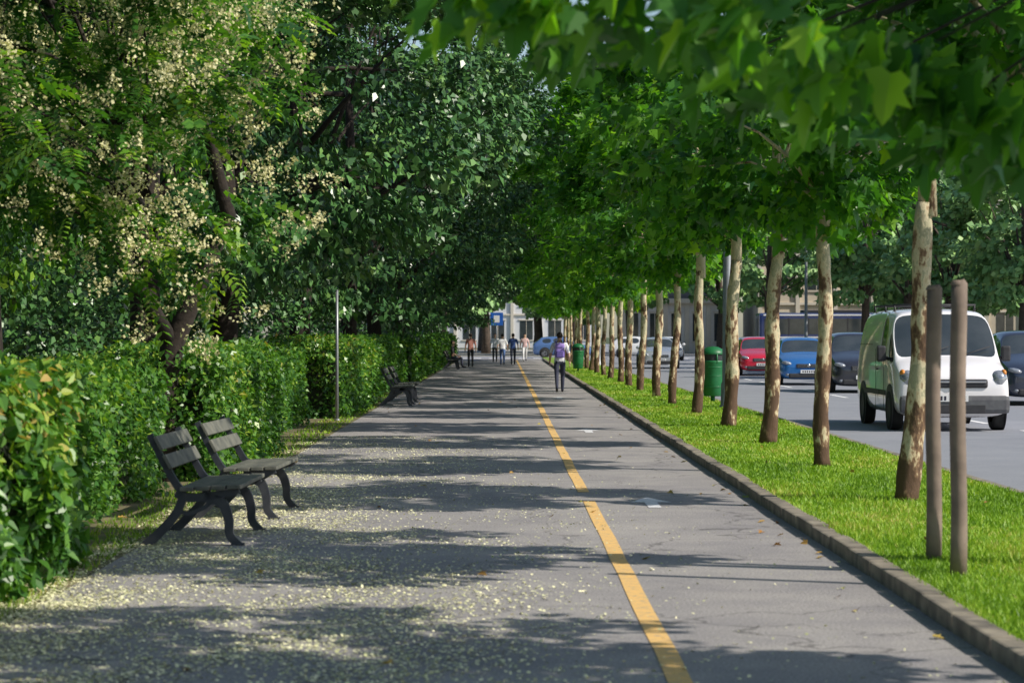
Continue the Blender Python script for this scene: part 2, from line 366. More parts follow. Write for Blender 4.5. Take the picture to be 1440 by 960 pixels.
for i,yy in enumerate(ys):
    e=empty('plane_tree',(3.69+(random.uniform(-.04,.04) if yy>50 else 0),yy,.07))
    dx=leans.get(yy,random.uniform(-.1,.14)); r=rads.get(yy,random.uniform(.09,.115))
    mb=MB(); zs=np.linspace(0,2.75,24); ph=random.random()*6
    mb.tube([(dx*(z/2.75)+.03*math.sin(z*2.3+ph),.02*math.sin(z*1.9+ph),z-.02) for z in zs],[r*(1.16 if j==0 else 1-.25*j/23)*(1+.06*math.sin(j*1.1+ph)) for j in range(24)],16,wob=.13)
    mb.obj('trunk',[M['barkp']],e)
    tall=yy>57
    v=PT[i%2] if tall else PC[i%4]; rz=random.random()*6.28
    for me,nm in zip(v,('limbs','foliage')):
        o=bpy.data.objects.new(nm,me); o.location=(dx,0,0); o.rotation_euler=(0,0,rz if tall else (rz if rz<.7 else math.pi*(i%2))); s=random.uniform(.94,1.06); o.scale=(s,s,1); link(o,e)
    if abs(yy-9.8)<.1:
        C=np.array([(-.05,8.7,2.84),(0.15,8.9,2.83),(.45,9.2,2.8),(.9,9.0,2.75),(1.3,9.3,2.62),(1.7,9.5,2.6),(2.0,9.8,2.45),(1.5,10.2,2.75),(.8,10,2.85),(2.1,11.5,2.5),(2.4,11,2.4),(1.2,12,2.85),(.3,12.5,3.05),(1.7,12.6,2.75)])-np.array([e.location.x,yy,.07])
        g=cloud(C,np.full(len(C),.34),34,.17,np.array([0,0,3.2]),PLANE,.5,0,dr=.6)
        o=bpy.data.objects.new('low_foliage',polymesh('low_foliage',g,[M['plane']])); link(o,e)
        mb=MB()
        for c in C: mb.tube([(0,0,2.9),Vector(c)*.5+Vector((0,0,1.95)),Vector(c)+Vector((0,0,.15))],[.025,.012,.004],6)
        mb.obj('low_limbs',[M['bark']],e)

# ---------------------------------------------------------------- large trees (left)
def sub_clusters(B,per,rb,rs):
    C=[];rad=[]
    for bb in B:
        for _ in range(per):
            d=nrm(rng.normal(size=3))*rng.random()**.4*rb; d[2]*=.55; C.append(bb+d); rad.append(rng.uniform(*rs))
    return np.array(C),np.array(rad)
def big_crown(nb=62,per=5,nl=120,c=(0,0,8.4),r=(5.7,5.7,6.4),size=.185,tm=LEAF1,zm=2.1,rb=1.35,rs=(.45,.85),lr=.08):
    B=ellipsoid_centers(nb,c,r,.55,zm); C,rad=sub_clusters(B,per,rb,rs)
    g=cloud(C,rad,nl,size,np.array([0,0,7.]),tm,.5,1)
    mb=MB(); limbs(mb,(0,0,3),(0,0,11),np.array([q for q in B if q[2]>4.5]),22,lr)
    mb.tube([(0,0,-.1),(.05,0,1),(0,.1,3),(.15,0,6),(0,0,11)],[.3,.24,.21,.16,.05],12,wob=.1)
    return mb,g
BC=crown_meshes('lime',big_crown,3,(M['bark'],M['dark']))
BN=crown_meshes('ash',lambda:big_crown(58,6,150,(0,0,7.2),(4.6,4.6,5.3),.12,LEAF1,2.0,1.15,(.4,.75)),2,(M['bark'],M['acacia']))
def big(name,x,y,s,k,src=BC,sz=None):
    e=empty(name,(x,y,-.01),random.random()*6.28,s)
    for me,nm in zip(src[k%len(src)],('trunk_and_limbs','foliage')):
        link(bpy.data.objects.new(nm,me),e)
    return e
i=0
for yy,xx in ((37.5,-5.6),(47,-5.4),(57,-4.8),(68,-4.4),(79,-4.2),(91,-4.0),(103,-4.0),(116,-4.0),(130,-4.0),(146,-4.0)):
    big('lime_tree',xx,yy,random.uniform(.98,1.1),i); i+=1
for yy in (20,33,47,62,80,102,126): big('lime_tree',-11.3+random.uniform(-.6,.6),yy,random.uniform(1,1.15),i); i+=1
big('ash_tree',-6.4,30,1,0,BN); big('ash_tree',-8.2,22,1,1,BN); big('ash_tree',-7.2,13,1,0,BN)
n=320
C=np.concatenate([np.stack([rng.uniform(-7.5,-4.3,170),rng.uniform(50,152,170),rng.uniform(.5,2.5,170)],1),np.stack([rng.uniform(-9.5,-6.3,150),rng.uniform(19,52,150),rng.uniform(.5,2.7,150)],1)])
g=cloud(C,rng.uniform(.5,.95,n),110,.15,np.array([-30,90,-20]),LEAF1,.8,0)
link(bpy.data.objects.new('understorey_shrubs',polymesh('understorey_shrubs',g,[M['dark']])))
n=420
C=np.stack([rng.uniform(-30,-17,n),rng.uniform(40,190,n),rng.uniform(.5,17,n)],1)
C2=np.stack([rng.uniform(-15,-10,110),rng.uniform(18,60,110),rng.uniform(.4,3.4,110)],1)
C=np.concatenate([C,C2]); rr=np.concatenate([rng.uniform(1.5,2.6,n),rng.uniform(.6,1.1,110)])
link(bpy.data.objects.new('distant_trees',polymesh('distant_trees',cloud(C,rr,80,.34,np.array([-60,90,0]),QUAD,.8,0),[M['dark']])))

e=empty('golden_rain_tree',(-3.75,26.5,0))
mb=MB(); mb.tube([(0,0,-.1),(.02,0,.8),(.12,0,1.5),(.42,0,2.2),(.75,-.1,2.9),(.6,-.6,3.7),(.2,-1.2,4.8)],[.17,.14,.125,.11,.09,.06,.03],10,wob=.15)
mb.tube([(.12,0,1.5),(-.3,-.8,2.4),(-.9,-2,3.2),(-1.2,-3.4,3.8)],[.09,.08,.05,.02],8)
Cg=ellipsoid_centers(85,(-.55,-3.3,4.3),(2.25,3.6,2.7),.3,1.85)
limbs(mb,(.1,-.4,2.6),(-.5,-2,4.6),Cg,30,.028)
mb.obj('trunk',[M['bark']],e)
P,idx=cluster_pts(Cg,rng.uniform(.35,.7,len(Cg)),25,.7)
ctr=np.array([-.9,-2.6,3.6]); out=nrm(P-ctr); D=nrm(out*.9+rng.normal(size=P.shape)*.55+[0,0,-.25]); Nn=np.array([0,0,1.])+rng.normal(size=P.shape)*.35
side=nrm(np.cross(D,Nn)); g=[]; a=rng.random(len(P))
LEN=rng.uniform(.28,.42,len(P))
for j in range(6):
    t=(j+.6)/6.3; base=P+D*(LEN*t)[:,None]+np.array([0,0,-1])*(LEN*t*t*.35)[:,None]
    for s in (-1,1):
        dd=side*s+D*.5+[0,0,-.15]; g+=place(LEAF1,base,dd,Nn,LEN*.32*(1-.35*abs(t-.45)),np.clip(a+rng.normal(size=len(a))*.1,0,1))
link(bpy.data.objects.new('foliage',polymesh('gr_foliage',g,[M['acacia']])),e)
q=[]; cnt=0
for cc in Cg:
    if rng.random()<.14: continue
    for _ in range(13):
        o=nrm(cc-ctr); 
        if o[0]<-.6 and o[1]>0: continue
        st=cc+o*.35+rng.normal(size=3)*.33; ax=nrm(o*.6+np.array([0,0,.55])+rng.normal(size=3)*.25); hgt=rng.uniform(.22,.42); m_=56
        t=rng.random(m_)**1.2; rr_=(1-t)*.11+.015; rd=nrm(rng.normal(size=(m_,3)))
        q.append(st+ax*(t*hgt)[:,None]+rd*rr_[:,None]); cnt+=1
q=np.concatenate(q)
link(bpy.data.objects.new('blossom_panicles',polymesh('panicles',place(QUAD,q,rng.normal(size=q.shape),rng.normal(size=q.shape)+[.5,-.3,.6],rng.uniform(.014,.036,len(q)),rng.random(len(q))),[M['bloom']])),e)

# ---------------------------------------------------------------- hedges
def bul(y,z,ph): return .09*np.sin(y*2.1+ph)+.06*np.sin(y*5.3+z*3+ph*2)+.045*np.sin(z*6+y*3.1+ph)+.035*np.sin(y*11+z*9)
def hedge(name,xf,wd,y0,y1,h,ls,dens,ph,tmpl=LEAF1,sun=0):
    e=empty(name,(0,0,0))
    mb=MB(); ny=max(4,int((y1-y0)/.4)); vs=[];fs=[]
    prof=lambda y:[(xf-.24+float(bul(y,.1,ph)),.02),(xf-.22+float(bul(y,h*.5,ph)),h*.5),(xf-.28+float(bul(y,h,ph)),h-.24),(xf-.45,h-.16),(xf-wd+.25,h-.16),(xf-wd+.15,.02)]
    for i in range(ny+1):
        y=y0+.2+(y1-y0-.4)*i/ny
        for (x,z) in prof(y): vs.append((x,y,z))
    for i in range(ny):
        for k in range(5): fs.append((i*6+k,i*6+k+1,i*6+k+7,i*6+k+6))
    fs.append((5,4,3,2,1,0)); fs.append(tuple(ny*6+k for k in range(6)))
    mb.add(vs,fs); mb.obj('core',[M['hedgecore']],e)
    G=[]
    def surf(n,kind):
        if kind=='f':
            y=rng.uniform(y0,y1,n); z=rng.random(n)**.85*h; x=xf+bul(y,z,ph)-.08*np.clip((z-h+.2)/.2,0,1)**2; nn=np.tile([1,-.1,.35],(n,1))
        elif kind=='t':
            y=rng.uniform(y0,y1,n); x=rng.uniform(xf-wd,xf,n); z=h+.5*bul(y,x,ph)+.03*np.sin(x*7); nn=np.tile([.2,-.1,1],(n,1))
        else:
            x=rng.uniform(xf-wd,xf,n); z=rng.random(n)*h; y=np.full(n,y0 if kind=='a' else y1)+bul(x,z,ph); nn=np.tile([0,-1 if kind=='a' else 1,.4],(n,1))
        gap=np.sin(y*7.3+z*5+ph)+np.sin(z*11-y*4.1+x*5)+np.sin(y*2.7-z*3)
        kp=rng.random(n)<np.clip(.85+.28*gap,.28,1); x=x[kp];y=y[kp];z=z[kp];nn=nn[kp];n2=len(x)
        nn=nrm(nn); P=np.stack([x,y,z],1)-nn*(rng.random((n2,1))**1.3*.24-.05)
        D=nn*.35+rng.normal(size=(n2,3))*.65+[0,0,-.5]; N2=nn+rng.normal(size=(n2,3))*.5+[0,0,.25]
        cl=.5+.5*np.sin(y*1.9+z*2+ph*3)*np.sin(y*.8+1)
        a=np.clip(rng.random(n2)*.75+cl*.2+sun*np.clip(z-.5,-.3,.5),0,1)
        return place(tmpl,P,D,N2,ls*rng.uniform(.5,1.35,n2),a)
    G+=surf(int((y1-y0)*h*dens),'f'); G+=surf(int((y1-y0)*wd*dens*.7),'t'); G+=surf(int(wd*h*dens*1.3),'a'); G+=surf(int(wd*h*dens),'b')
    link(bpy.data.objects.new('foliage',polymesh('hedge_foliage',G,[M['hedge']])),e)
HL=halfpair([(0,0),(.28,.1),(.34,.4),(.15,.8),(0,1)],.2,.25)
hedge('hedge',-2.98,1.5,9.5,17.2,1.32,.085,1500,.4,HL,.35)
hedge('hedge',-3.55,1.1,18.8,25.2,1.28,.07,1500,2.1,LEAF1,.1)
hedge('hedge',-3.08,1.5,26.4,32.6,1.40,.075,1400,4.2,LEAF1,.1)
hedge('hedge',-3.62,1.1,34.4,44,1.3,.085,950,1.2)
hedge('hedge',-3.02,1.5,46,58,1.44,.1,600,3.3,LEAF1,.2)
hedge('hedge',-3.35,1.3,59.4,80,1.42,.12,420,.3)
hedge('hedge',-3.02,1.4,81.5,148,1.52,.16,220,5.1)

# ---------------------------------------------------------------- benches
def catm(pts,n=6):
    out=[]; P=[pts[0]]+list(pts)+[pts[-1]]
    for i in range(1,len(P)-2):
        for k in range(n):
            t=k/n; a=[Vector(P[i+j]) for j in (-1,0,1,2)]
            out.append(.5*((2*a[1])+(-a[0]+a[2])*t+(2*a[0]-5*a[1]+4*a[2]-a[3])*t*t+(-a[0]+3*a[1]-3*a[2]+a[3])*t**3))
    out.append(Vector(P[-2])); return out
def ribbon(mb,pts,w0,w1,y,th,mi=0):
    c=catm([Vector((p[0],p[1])) for p in pts]); n=len(c); vs=[];fs=[]
    for i,p in enumerate(c):
        t=(c[min(i+1,n-1)]-c[max(i-1,0)]).normalized(); nn=Vector((-t.y,t.x))*(w0+(w1-w0)*i/(n-1))*.5
        for (q,yy) in ((p+nn,y-th/2),(p-nn,y-th/2),(p-nn,y+th/2),(p+nn,y+th/2)): vs.append((q.x,yy,q.y))
    for i in range(n-1):
        for k in range(4): fs.append((i*4+k,i*4+(k+1)%4,i*4+4+(k+1)%4,i*4+4+k))
    fs.append((0,1,2,3)); fs.append(tuple((n-1)*4+k for k in (3,2,1,0)))
    mb.add(vs,fs,mi)
def bench(x,y,Ln=1.5,rz=0):
    e=empty('park_bench',(x,y,0),rz)
    for yy,nm in ((.08,'leg_frame_near'),(Ln-.08,'leg_frame_far')):
        mb=MB()
        ribbon(mb,[(0.0,.84),(.09,.66),(.19,.48),(.25,.38),(.2,.24),(.08,.1),(-.03,0)],.045,.075,yy,.05)
        ribbon(mb,[(.2,.40),(.3,.36),(.45,.375),(.62,.40),(.68,.42)],.07,.045,yy+.001,.046)
        ribbon(mb,[(.42,.37),(.55,.32),(.6,.2),(.61,.08),(.68,0)],.085,.055,yy+.002,.048)
        ribbon(mb,[(.2,.27),(.3,.24),(.42,.29),(.5,.35)],.03,.03,yy+.003,.04)
        mb.box((-.02,yy,.008),(.1,.06,.02),0,bev=.004); mb.box((.67,yy,.008),(.1,.06,.02),0,bev=.004)
        mb.obj(nm,[M['iron']],e)
    mb=MB()
    for (px,pz) in ((.045,.775),(.115,.635)):
        rot=Matrix.Rotation(R(-28),3,'Y'); mb.box((px+.03,Ln/2,pz),(.028,Ln,.115),0,rot,bev=.006)
    mb.obj('backrest',[M['slat']],e)
    mb=MB()
    for j,px in enumerate((.29,.41,.53,.65)):
        mb.box((px,Ln/2,.428+.006*j),(.105,Ln,.032),0,bev=.006)
    mb.obj('seat',[M['slat']],e)
bench(-2.69,18.3,1.55,R(-1)); bench(-2.66,20.9,1.55,R(-2))
bench(-2.73,53.8,1.6); bench(-2.73,57,1.6); bench(-2.75,110,1.7); bench(-2.75,113.5,1.7)

# ---------------------------------------------------------------- posts, bins, lamps
def bollard(x,y,h,r=.052):
    mb=MB(); n=9
    mb.tube([(0.006*math.sin(i),0,h*i/(n-1)-.02) for i in range(n)]+[(0,0,h-.01)],[r*1.05]*2+[r]*(n-2)+[r*.8],16,wob=.02)
    e=empty('wooden_post',(x,y,.07)); mb.obj('shaft',[M['post']],e)
    m2=MB(); m2.lathe([(.0,h+.004),(r*.7,h+.002),(r*1.02,h-.02),(r*1.02,h-.03)],seg=16); m2.obj('cap',[M['post']],e)
bollard(2.91,16.35,1.86); bollard(2.88,15.3,1.87)
def bin_(x,y,s=1):
    e=empty('litter_bin',(x,y,.07),0,s)
    mb=MB(); mb.lathe([(0,.14),(.2,.14),(.215,.16),(.25,.55),(.262,.9),(.27,.92),(.27,.95),(.255,.96)],seg=28); mb.obj('body',[M['binG']],e)
    mb=MB(); mb.lathe([(.275,1.1),(.28,1.11),(.27,1.15),(.22,1.22),(.12,1.27),(0,1.285)],seg=28)
    for a in (0.3,1.87,3.44,5.0): mb.tube([(.255*math.cos(a),.255*math.sin(a),.9),(.265*math.cos(a),.265*math.sin(a),1.12)],[.018,.018],6)
    mb.lathe([(.262,.955),(.2,.955),(.2,.8)],seg=24,mi=1); mb.lathe([(.24,.965),(.245,1.1)],seg=24,mi=1)
    mb.obj('lid',[M['binG'],M['blackp']],e)
    mb=MB(); mb.tube([(0,0,0),(0,0,.16)],[.05,.05],10); mb.box((0,0,.01),(.3,.3,.02),0,bev=.005)
    for z in (.35,.6,.8): mb.lathe([(.235+z*.03,z),(.245+z*.03,z+.01),(.235+z*.03,z+.02)],seg=28)
    mb.obj('stand',[M['binG']],e)
bin_(4.72,54.5,.98); bin_(3.05,99,.9)
def lamp(x,y,h=8,r=.09,arm=1.5,z0=.07):
    e=empty('street_lamp',(x,y,z0)); mb=MB()
    mb.lathe([(r*1.8,0),(r*1.8,.03),(r*1.3,.06),(r*1.2,.5),(r,.55),(r*.6,h)],seg=14); mb.tube([(0,0,h-.1),(arm*.3,0,h+.35),(arm,0,h+.45)],[r*.55,r*.45,r*.4],8)
    mb.obj('pole',[M['steel']],e)
    mb=MB(); mb.ell((arm+.25,0,h+.42),(.38,.14,.07)); mb.obj('lamp_head',[M['greyp']],e)
lamp(4.66,50.3,8,.11); lamp(16.9,135,9,.1,-1.5,.0); lamp(4.75,120,8,.07)
e=empty('sign_pole',(-3.1,45,0)); mb=MB(); mb.tube([(0,0,-.02),(0,0,1.2),(0,0,2.4)],[.03,.028,.026],10); mb.ell((0,0,2.41),(.032,.032,.015)); mb.lathe([(.06,0),(.06,.02),(.03,.03)],seg=12); mb.obj('pole',[M['steel']],e)
def sign(x,y,z,rad,c,square=False):
    e=empty('traffic_sign',(x,y,0)); mb=MB(); mb.tube([(0,.04,0),(0,.04,z+rad)],[.035,.035],8); mb.obj('pole',[M['steel']],e)
    mb=MB()
    if square: mb.box((0,0,z),(rad*2,.02,rad*2),0,bev=.008); mb.box((0,-.014,z),(rad*.9,.006,rad*1.1),1)
    else:
        mb.tube([(0,-.01,z),(0,.01,z)],[rad,rad],24); mb.tube([(0,-.016,z),(0,-.011,z)],[rad*.75,rad*.75],24,mi=1)
    mb.obj('panel',[c,M['plate']],e)
M['blue']=mat('sign_blue',(.02,.12,.5),None,3,.4); M['red']=mat('sign_red',(.6,.03,.03),None,3,.4)
sign(-.45,158,2.6,.42,M['blue'],True)

# ---------------------------------------------------------------- vehicles
def hull(stations,win,glassdepth=-.012,ins=.045):
    bm=bmesh.new(); rings=[]
    for (y,ws,wb,wt,zs,zb,zt) in stations:
        h=[(0,zs),(ws*.8,zs),(ws,zs+.1),(max(ws,wb)+.01,zs+(zb-zs)*.55),(wb,zb),(wt+.03,zt-.06),(wt*.78,zt),(0,zt+.02)]
        ring=[bm.verts.new((x,y,z)) for x,z in h]+[bm.verts.new((-x,y,z)) for x,z in h[-2:0:-1]]
        rings.append(ring)
    n=len(rings[0]); F={}
    for i in range(len(rings)-1):
        for k in range(n):
            k2=(k+1)%n; F[(i,k)]=bm.faces.new((rings[i][k],rings[i][k2],rings[i+1][k2],rings[i+1][k]))
    bm.faces.new(rings[0][::-1]); bm.faces.new(rings[-1])
    bmesh.ops.recalc_face_normals(bm,faces=bm.faces[:])
    for f in bm.faces: f.smooth=True
    for i in win.get('top',[]):
        fs=[F[(i,k)] for k in (5,6,7,8)]
        bmesh.ops.inset_region(bm,faces=fs,thickness=ins,depth=glassdepth)
        for f in fs: f.material_index=1
    for i in win.get('side',[]):
        for k in (4,9):
            f=F[(i,k)]; bmesh.ops.inset_region(bm,faces=[f],thickness=.045,depth=glassdepth); f.material_index=1
    cl=bm.edges.layers.float.get('crease_edge') or bm.edges.layers.float.new('crease_edge')
    for f in bm.faces:
        if f.material_index==1:
            for ed in f.edges:
                if any(g.material_index!=1 for g in ed.link_faces): ed[cl]=.9
    me=bpy.data.meshes.new('body'); bm.to_mesh(me); bm.free(); return me
def wheel(e,x,y,r,wd=.2,nm='wheel'):
    mb=MB(); s=1 if x>0 else -1
    mb.lathe([(r*.62,-wd/2),(r*.95,-wd/2),(r,-wd*.35),(r,wd*.35),(r*.95,wd/2),(r*.62,wd/2)],seg=28,axis='x',mi=0)
    mb.lathe([(r*.63,wd*.46*s),(r*.58,wd*.35*s),(r*.2,wd*.3*s),(.0,wd*.36*s)],seg=20,axis='x',mi=1)
    for k in range(5):
        a=k*2*math.pi/5; mb.box((s*wd*.38,math.cos(a)*r*.36,math.sin(a)*r*.36),(.02,.07,r*.46),1,Matrix.Rotation(-a+math.pi/2 ,3,'X'))
    mb.obj(nm,[M['tyre'],M['rim']],e,(x,y,r))
PAINT={}
def paint(name,c,metal=.3): 
    if name not in PAINT: PAINT[name]=mat(name,c,tuple(x*.93 for x in c),2,.25,metal,coat=.9)
    return PAINT[name]
def car(name,x,y,c,s=1.0,h=1.0,rz=0,suv=False):
    e=empty(name,(x,y,-.028),rz,s)
    H=h*(1.1 if suv else 1)
    st=[(0,.6,.6,.5,.30,.58,.62),(.05,.8,.79,.68,.2,.66,.72),(.3,.88,.86,.76,.18,.76,.84),(.95,.9,.87,.78,.18,.87,.97),(1.08,.9,.87,.78,.18,.89,1.01),(1.8,.9,.87,.64,.18,.93,1.42),(2.05,.9,.87,.62,.18,.94,1.48),(2.85,.9,.87,.61,.18,.95,1.49),(3.6,.9,.86,.58,.18,.97,1.4),(4.02,.88,.84,.62,.2,.97,1.08),(4.2,.8,.76,.6,.3,.85,.95)]
    st=[(a,b_,c_,d,zs,zb*H,zt*H) for (a,b_,c_,d,zs,zb,zt) in st]
    me=hull(st,{'top':[4,8],'side':[4,6,7]},ins=.03)
    for m in (c,M['glass'],M['blackp']): me.materials.append(m)
    o=link(bpy.data.objects.new('body',me),e); md=o.modifiers.new('s','SUBSURF'); md.levels=2; md.render_levels=2
    mb=MB()
    for sx in (-1,1):
        mb.ell((sx*.66,.14,.68*H),(.19,.13,.07),0,rot=Matrix.Rotation(sx*R(-14),3,'Y')); mb.ell((sx*.66,.06,.34),(.07,.06,.045),0)
    mb.obj('headlamps',[M['lamp']],e)
    mb=MB(); mb.box((0,.03,.60*H),(.78,.09,.13*H),0,bev=.03); mb.box((0,.04,.31),(1.25,.12,.15),0,bev=.04)
    for k in range(3): mb.box((0,-.018,.56*H+.035*k),(.7,.008,.008),1)
    mb.ell((0,-.018,.62*H),(.055,.012,.05),1); mb.obj('grille',[M['blackp'],M['chrome']],e)
    mb=MB(); mb.box((0,-.03,.44),(.52,.012,.11),0,bev=.004); 
    for k in range(6): mb.box((-.18+.07*k,-.037,.44),(.035,.004,.06),1)
    mb.obj('number_plate',[M['plate'],M['platetx']],e)
    mb=MB()
    for sx in (-1,1):
        mb.ell((sx*.98,1.32,1.0*H),(.11,.07,.08)); mb.tube([(sx*.86,1.34,.95*H),(sx*.95,1.33,.97*H)],[.03,.03],6)
    mb.obj('wing_mirrors',[c],e)
    for yy in (.82,3.35):
        for sx in (-1,1):
            m3=MB(); m3.lathe([(0,.0),(.375,.0),(.375,.012),(0,.012)] if sx>0 else [(0,-.012),(.375,-.012),(.375,0),(0,0)],seg=28,axis='x',smooth=False); m3.obj('wheel_arch',[M['blackp']],e,(sx*.905,yy,.36))
            wheel(e,sx*.84,yy,.32,.2)
    return e
def van(x,y):
    e=empty('white_van',(x,y,-.028)); c=paint('van_white',(.88,.86,.88),0); k=1.05
    st=[(0,.84,.84,.74,.3,.7,.76),(.04,.92,.91,.83,.24,.84,.9),(.22,.95,.93,.86,.22,.95,1.03),(.6,.95,.94,.87,.22,1.02,1.15),(.68,.95,.94,.87,.22,1.03,1.18),(1.35,.95,.94,.81,.22,1.1,1.9),(1.5,.95,.94,.79,.22,1.12,1.95),(2.25,.95,.94,.79,.22,1.13,1.97),(2.4,.95,.94,.8,.22,1.13,1.98),(4.5,.95,.94,.79,.22,1.13,1.97),(4.76,.94,.93,.77,.24,1.13,1.92),(4.82,.88,.87,.7,.3,1.1,1.85)]
    st=[(a,b_,c_,d,zs,zb*k,zt*k) for (a,b_,c_,d,zs,zb,zt) in st]
    me=hull(st,{'top':[4],'side':[4,6]},ins=.015)
    for m in (c,M['glass'],M['blackp']): me.materials.append(m)
    o=link(bpy.data.objects.new('body',me),e); md=o.modifiers.new('s','SUBSURF'); md.levels=2; md.render_levels=2
    mb=MB()
    for sx in (-1,1):
        mb.ell((sx*.76,.14,.87),(.15,.15,.16),0,rot=Matrix.Rotation(sx*R(20),3,'Y')); mb.ell((sx*.72,-.05,.42),(.07,.05,.05),0)
    mb.obj('headlamps',[M['lamp']],e)
    mb=MB()
    for sx in (-1,1): mb.ell((sx*.85,.14,.98),(.05,.09,.06),0)
    mb.obj('indicators',[M['amber']],e)
    mb=MB(); mb.box((0,.02,.80),(1.12,.1,.15),0,bev=.04); mb.box((0,.0,.45),(1.84,.2,.30),2,bev=.07); mb.box((0,-.105,.38),(1.0,.02,.13),0,bev=.008)
    mb.box((0,-.04,.83),(1.05,.015,.03),1,bev=.006); mb.ell((0,-.05,.84),(.075,.015,.07),1)
    mb.obj('grille_and_bumper',[M['blackp'],M['chrome'],M['greyp']],e)
    mb=MB(); mb.box((-.05,-.115,.56),(.52,.012,.115),0,bev=.004)
    for j in range(7):
        if j!=2: mb.box((-.24+.063*j,-.123,.56),(.034,.004,.07),1)
    mb.box((-.295,-.123,.56),(.03,.004,.1),2); mb.obj('number_plate',[M['plate'],M['platetx'],M['blue']],e)
    mb=MB()
    for sx in (-1,1):
        mb.box((sx*1.07,1.02,1.3),(.16,.1,.27),0,bev=.035); mb.tube([(sx*.92,1.1,1.2),(sx*1.03,1.04,1.24)],[.03,.03],6); mb.box((sx*.962,2.9,.62),(.03,2.0,.09),0,bev=.01); mb.box((sx*.955,1.75,.62),(.03,.95,.09),0,bev=.01)
    mb.obj('wing_mirrors_and_trim',[M['blackp']],e)
    mb=MB()
    for sx in (-1,1):
        for yy in (1.42,2.32,): mb.box((sx*.966,yy,.85),(.006,.012,1.05),0)
        mb.box((sx*.972,2.15,1.02),(.02,.14,.03),0,bev=.006)
        mb.box((sx*.968,3.4,1.45),(.006,1.5,.012),0)
    mb.obj('door_seams',[M['blackp']],e)
    mb=MB()
    for yy in (1.9,2.9,4.1):
        mb.tube([(-.72,yy,2.14),(.72,yy,2.14)],[.018,.018],6)
        for sx in (-1,1): mb.tube([(sx*.7,yy,2.03),(sx*.7,yy,2.14)],[.018,.018],6)
    mb.obj('roof_rack',[M['blackp']],e)
    mb=MB()
    for sx in (-.45,.25): mb.tube([(sx,.64,1.27),(sx+.5,.8,1.42)],[.01,.008],6)
    mb.obj('wipers',[M['blackp']],e)
    for yy in (.82,3.85):
        for sx in (-1,1):
            m3=MB(); m3.lathe([(0,.0),(.4,.0),(.4,.012),(0,.012)] if sx>0 else [(0,-.012),(.4,-.012),(.4,0),(0,0)],seg=28,axis='x',smooth=False); m3.obj('wheel_arch',[M['blackp']],e,(sx*.957,yy,.38))
            wheel(e,sx*.875,yy,.335,.21)
van(7.56,40.5)
car('dark_suv',10.0,66.8,paint('paint_black',(.035,.037,.05)),1.0,1.03,suv=True)
car('blue_car',9.72,77,paint('paint_blue',(.03,.17,.48)),1,1.03)
car('red_car',10.2,95,paint('paint_red',(.75,.025,.06)),1,1.03)
car('dark_car',12.35,55,paint('paint_navy',(.04,.05,.08)),1.0,1.05,suv=True)
car('silver_car',7.4,114,paint('paint_silver',(.5,.52,.55),.5),1,1)
car('white_car',10.3,150,paint('paint_white',(.72,.72,.72),0),1,1); car('white_car',13.3,128,paint('paint_white',(.7,.7,.7),0),1,1)
car('blue_car',6.2,168,paint('paint_blue2',(.12,.22,.45)),1,1,R(90)); car('white_car',11.5,168,paint('paint_white',(.7,.7,.7),0),1,1,R(90))
car('dark_car',15.5,84,paint('paint_navy',(.04,.05,.08)),1,1); car('grey_car',12.9,104,paint('paint_grey',(.2,.21,.23)),1,1)
def bus(x,y):
    e=empty('city_bus',(x,y,-.02)); mb=MB(); mb.box((0,0,1.68),(12,2.5,2.75),0,bev=.18); mb.obj('body',[paint('bus_blue',(.03,.05,.16),.1)],e)
    mb=MB(); mb.box((0,0,2.15),(11.3,2.52,1.05),0,bev=.01); mb.box((-5.99,0,2.0),(.04,2.1,1.4),0); mb.obj('windows',[M['glass']],e)
    mb=MB()
    for k in range(9): mb.box((-5.3+1.32*k,0,2.15),(.09,2.535,1.1),0)
    mb.box((0,0,1.42),(11.6,2.53,.09),1); mb.box((0,0,2.92),(11.4,2.53,.1),1); mb.box((-1,0,3.15),(4,1.6,.25),0,bev=.08); mb.obj('pillars_and_trim',[M['blackp'],M['plate']],e)
    for xx in (-3.8,3.5):
        for sy in (-1,1):
            m2=MB(); m2.tube([(0,-.15,0),(0,.15,0)],[.48,.48],20); m2.tube([(0,-.16,0),(0,.16,0)],[.22,.22],14,mi=1); m2.obj('wheel',[M['tyre'],M['rim']],e,(xx,sy*1.13,.48))
bus(23.2,164)

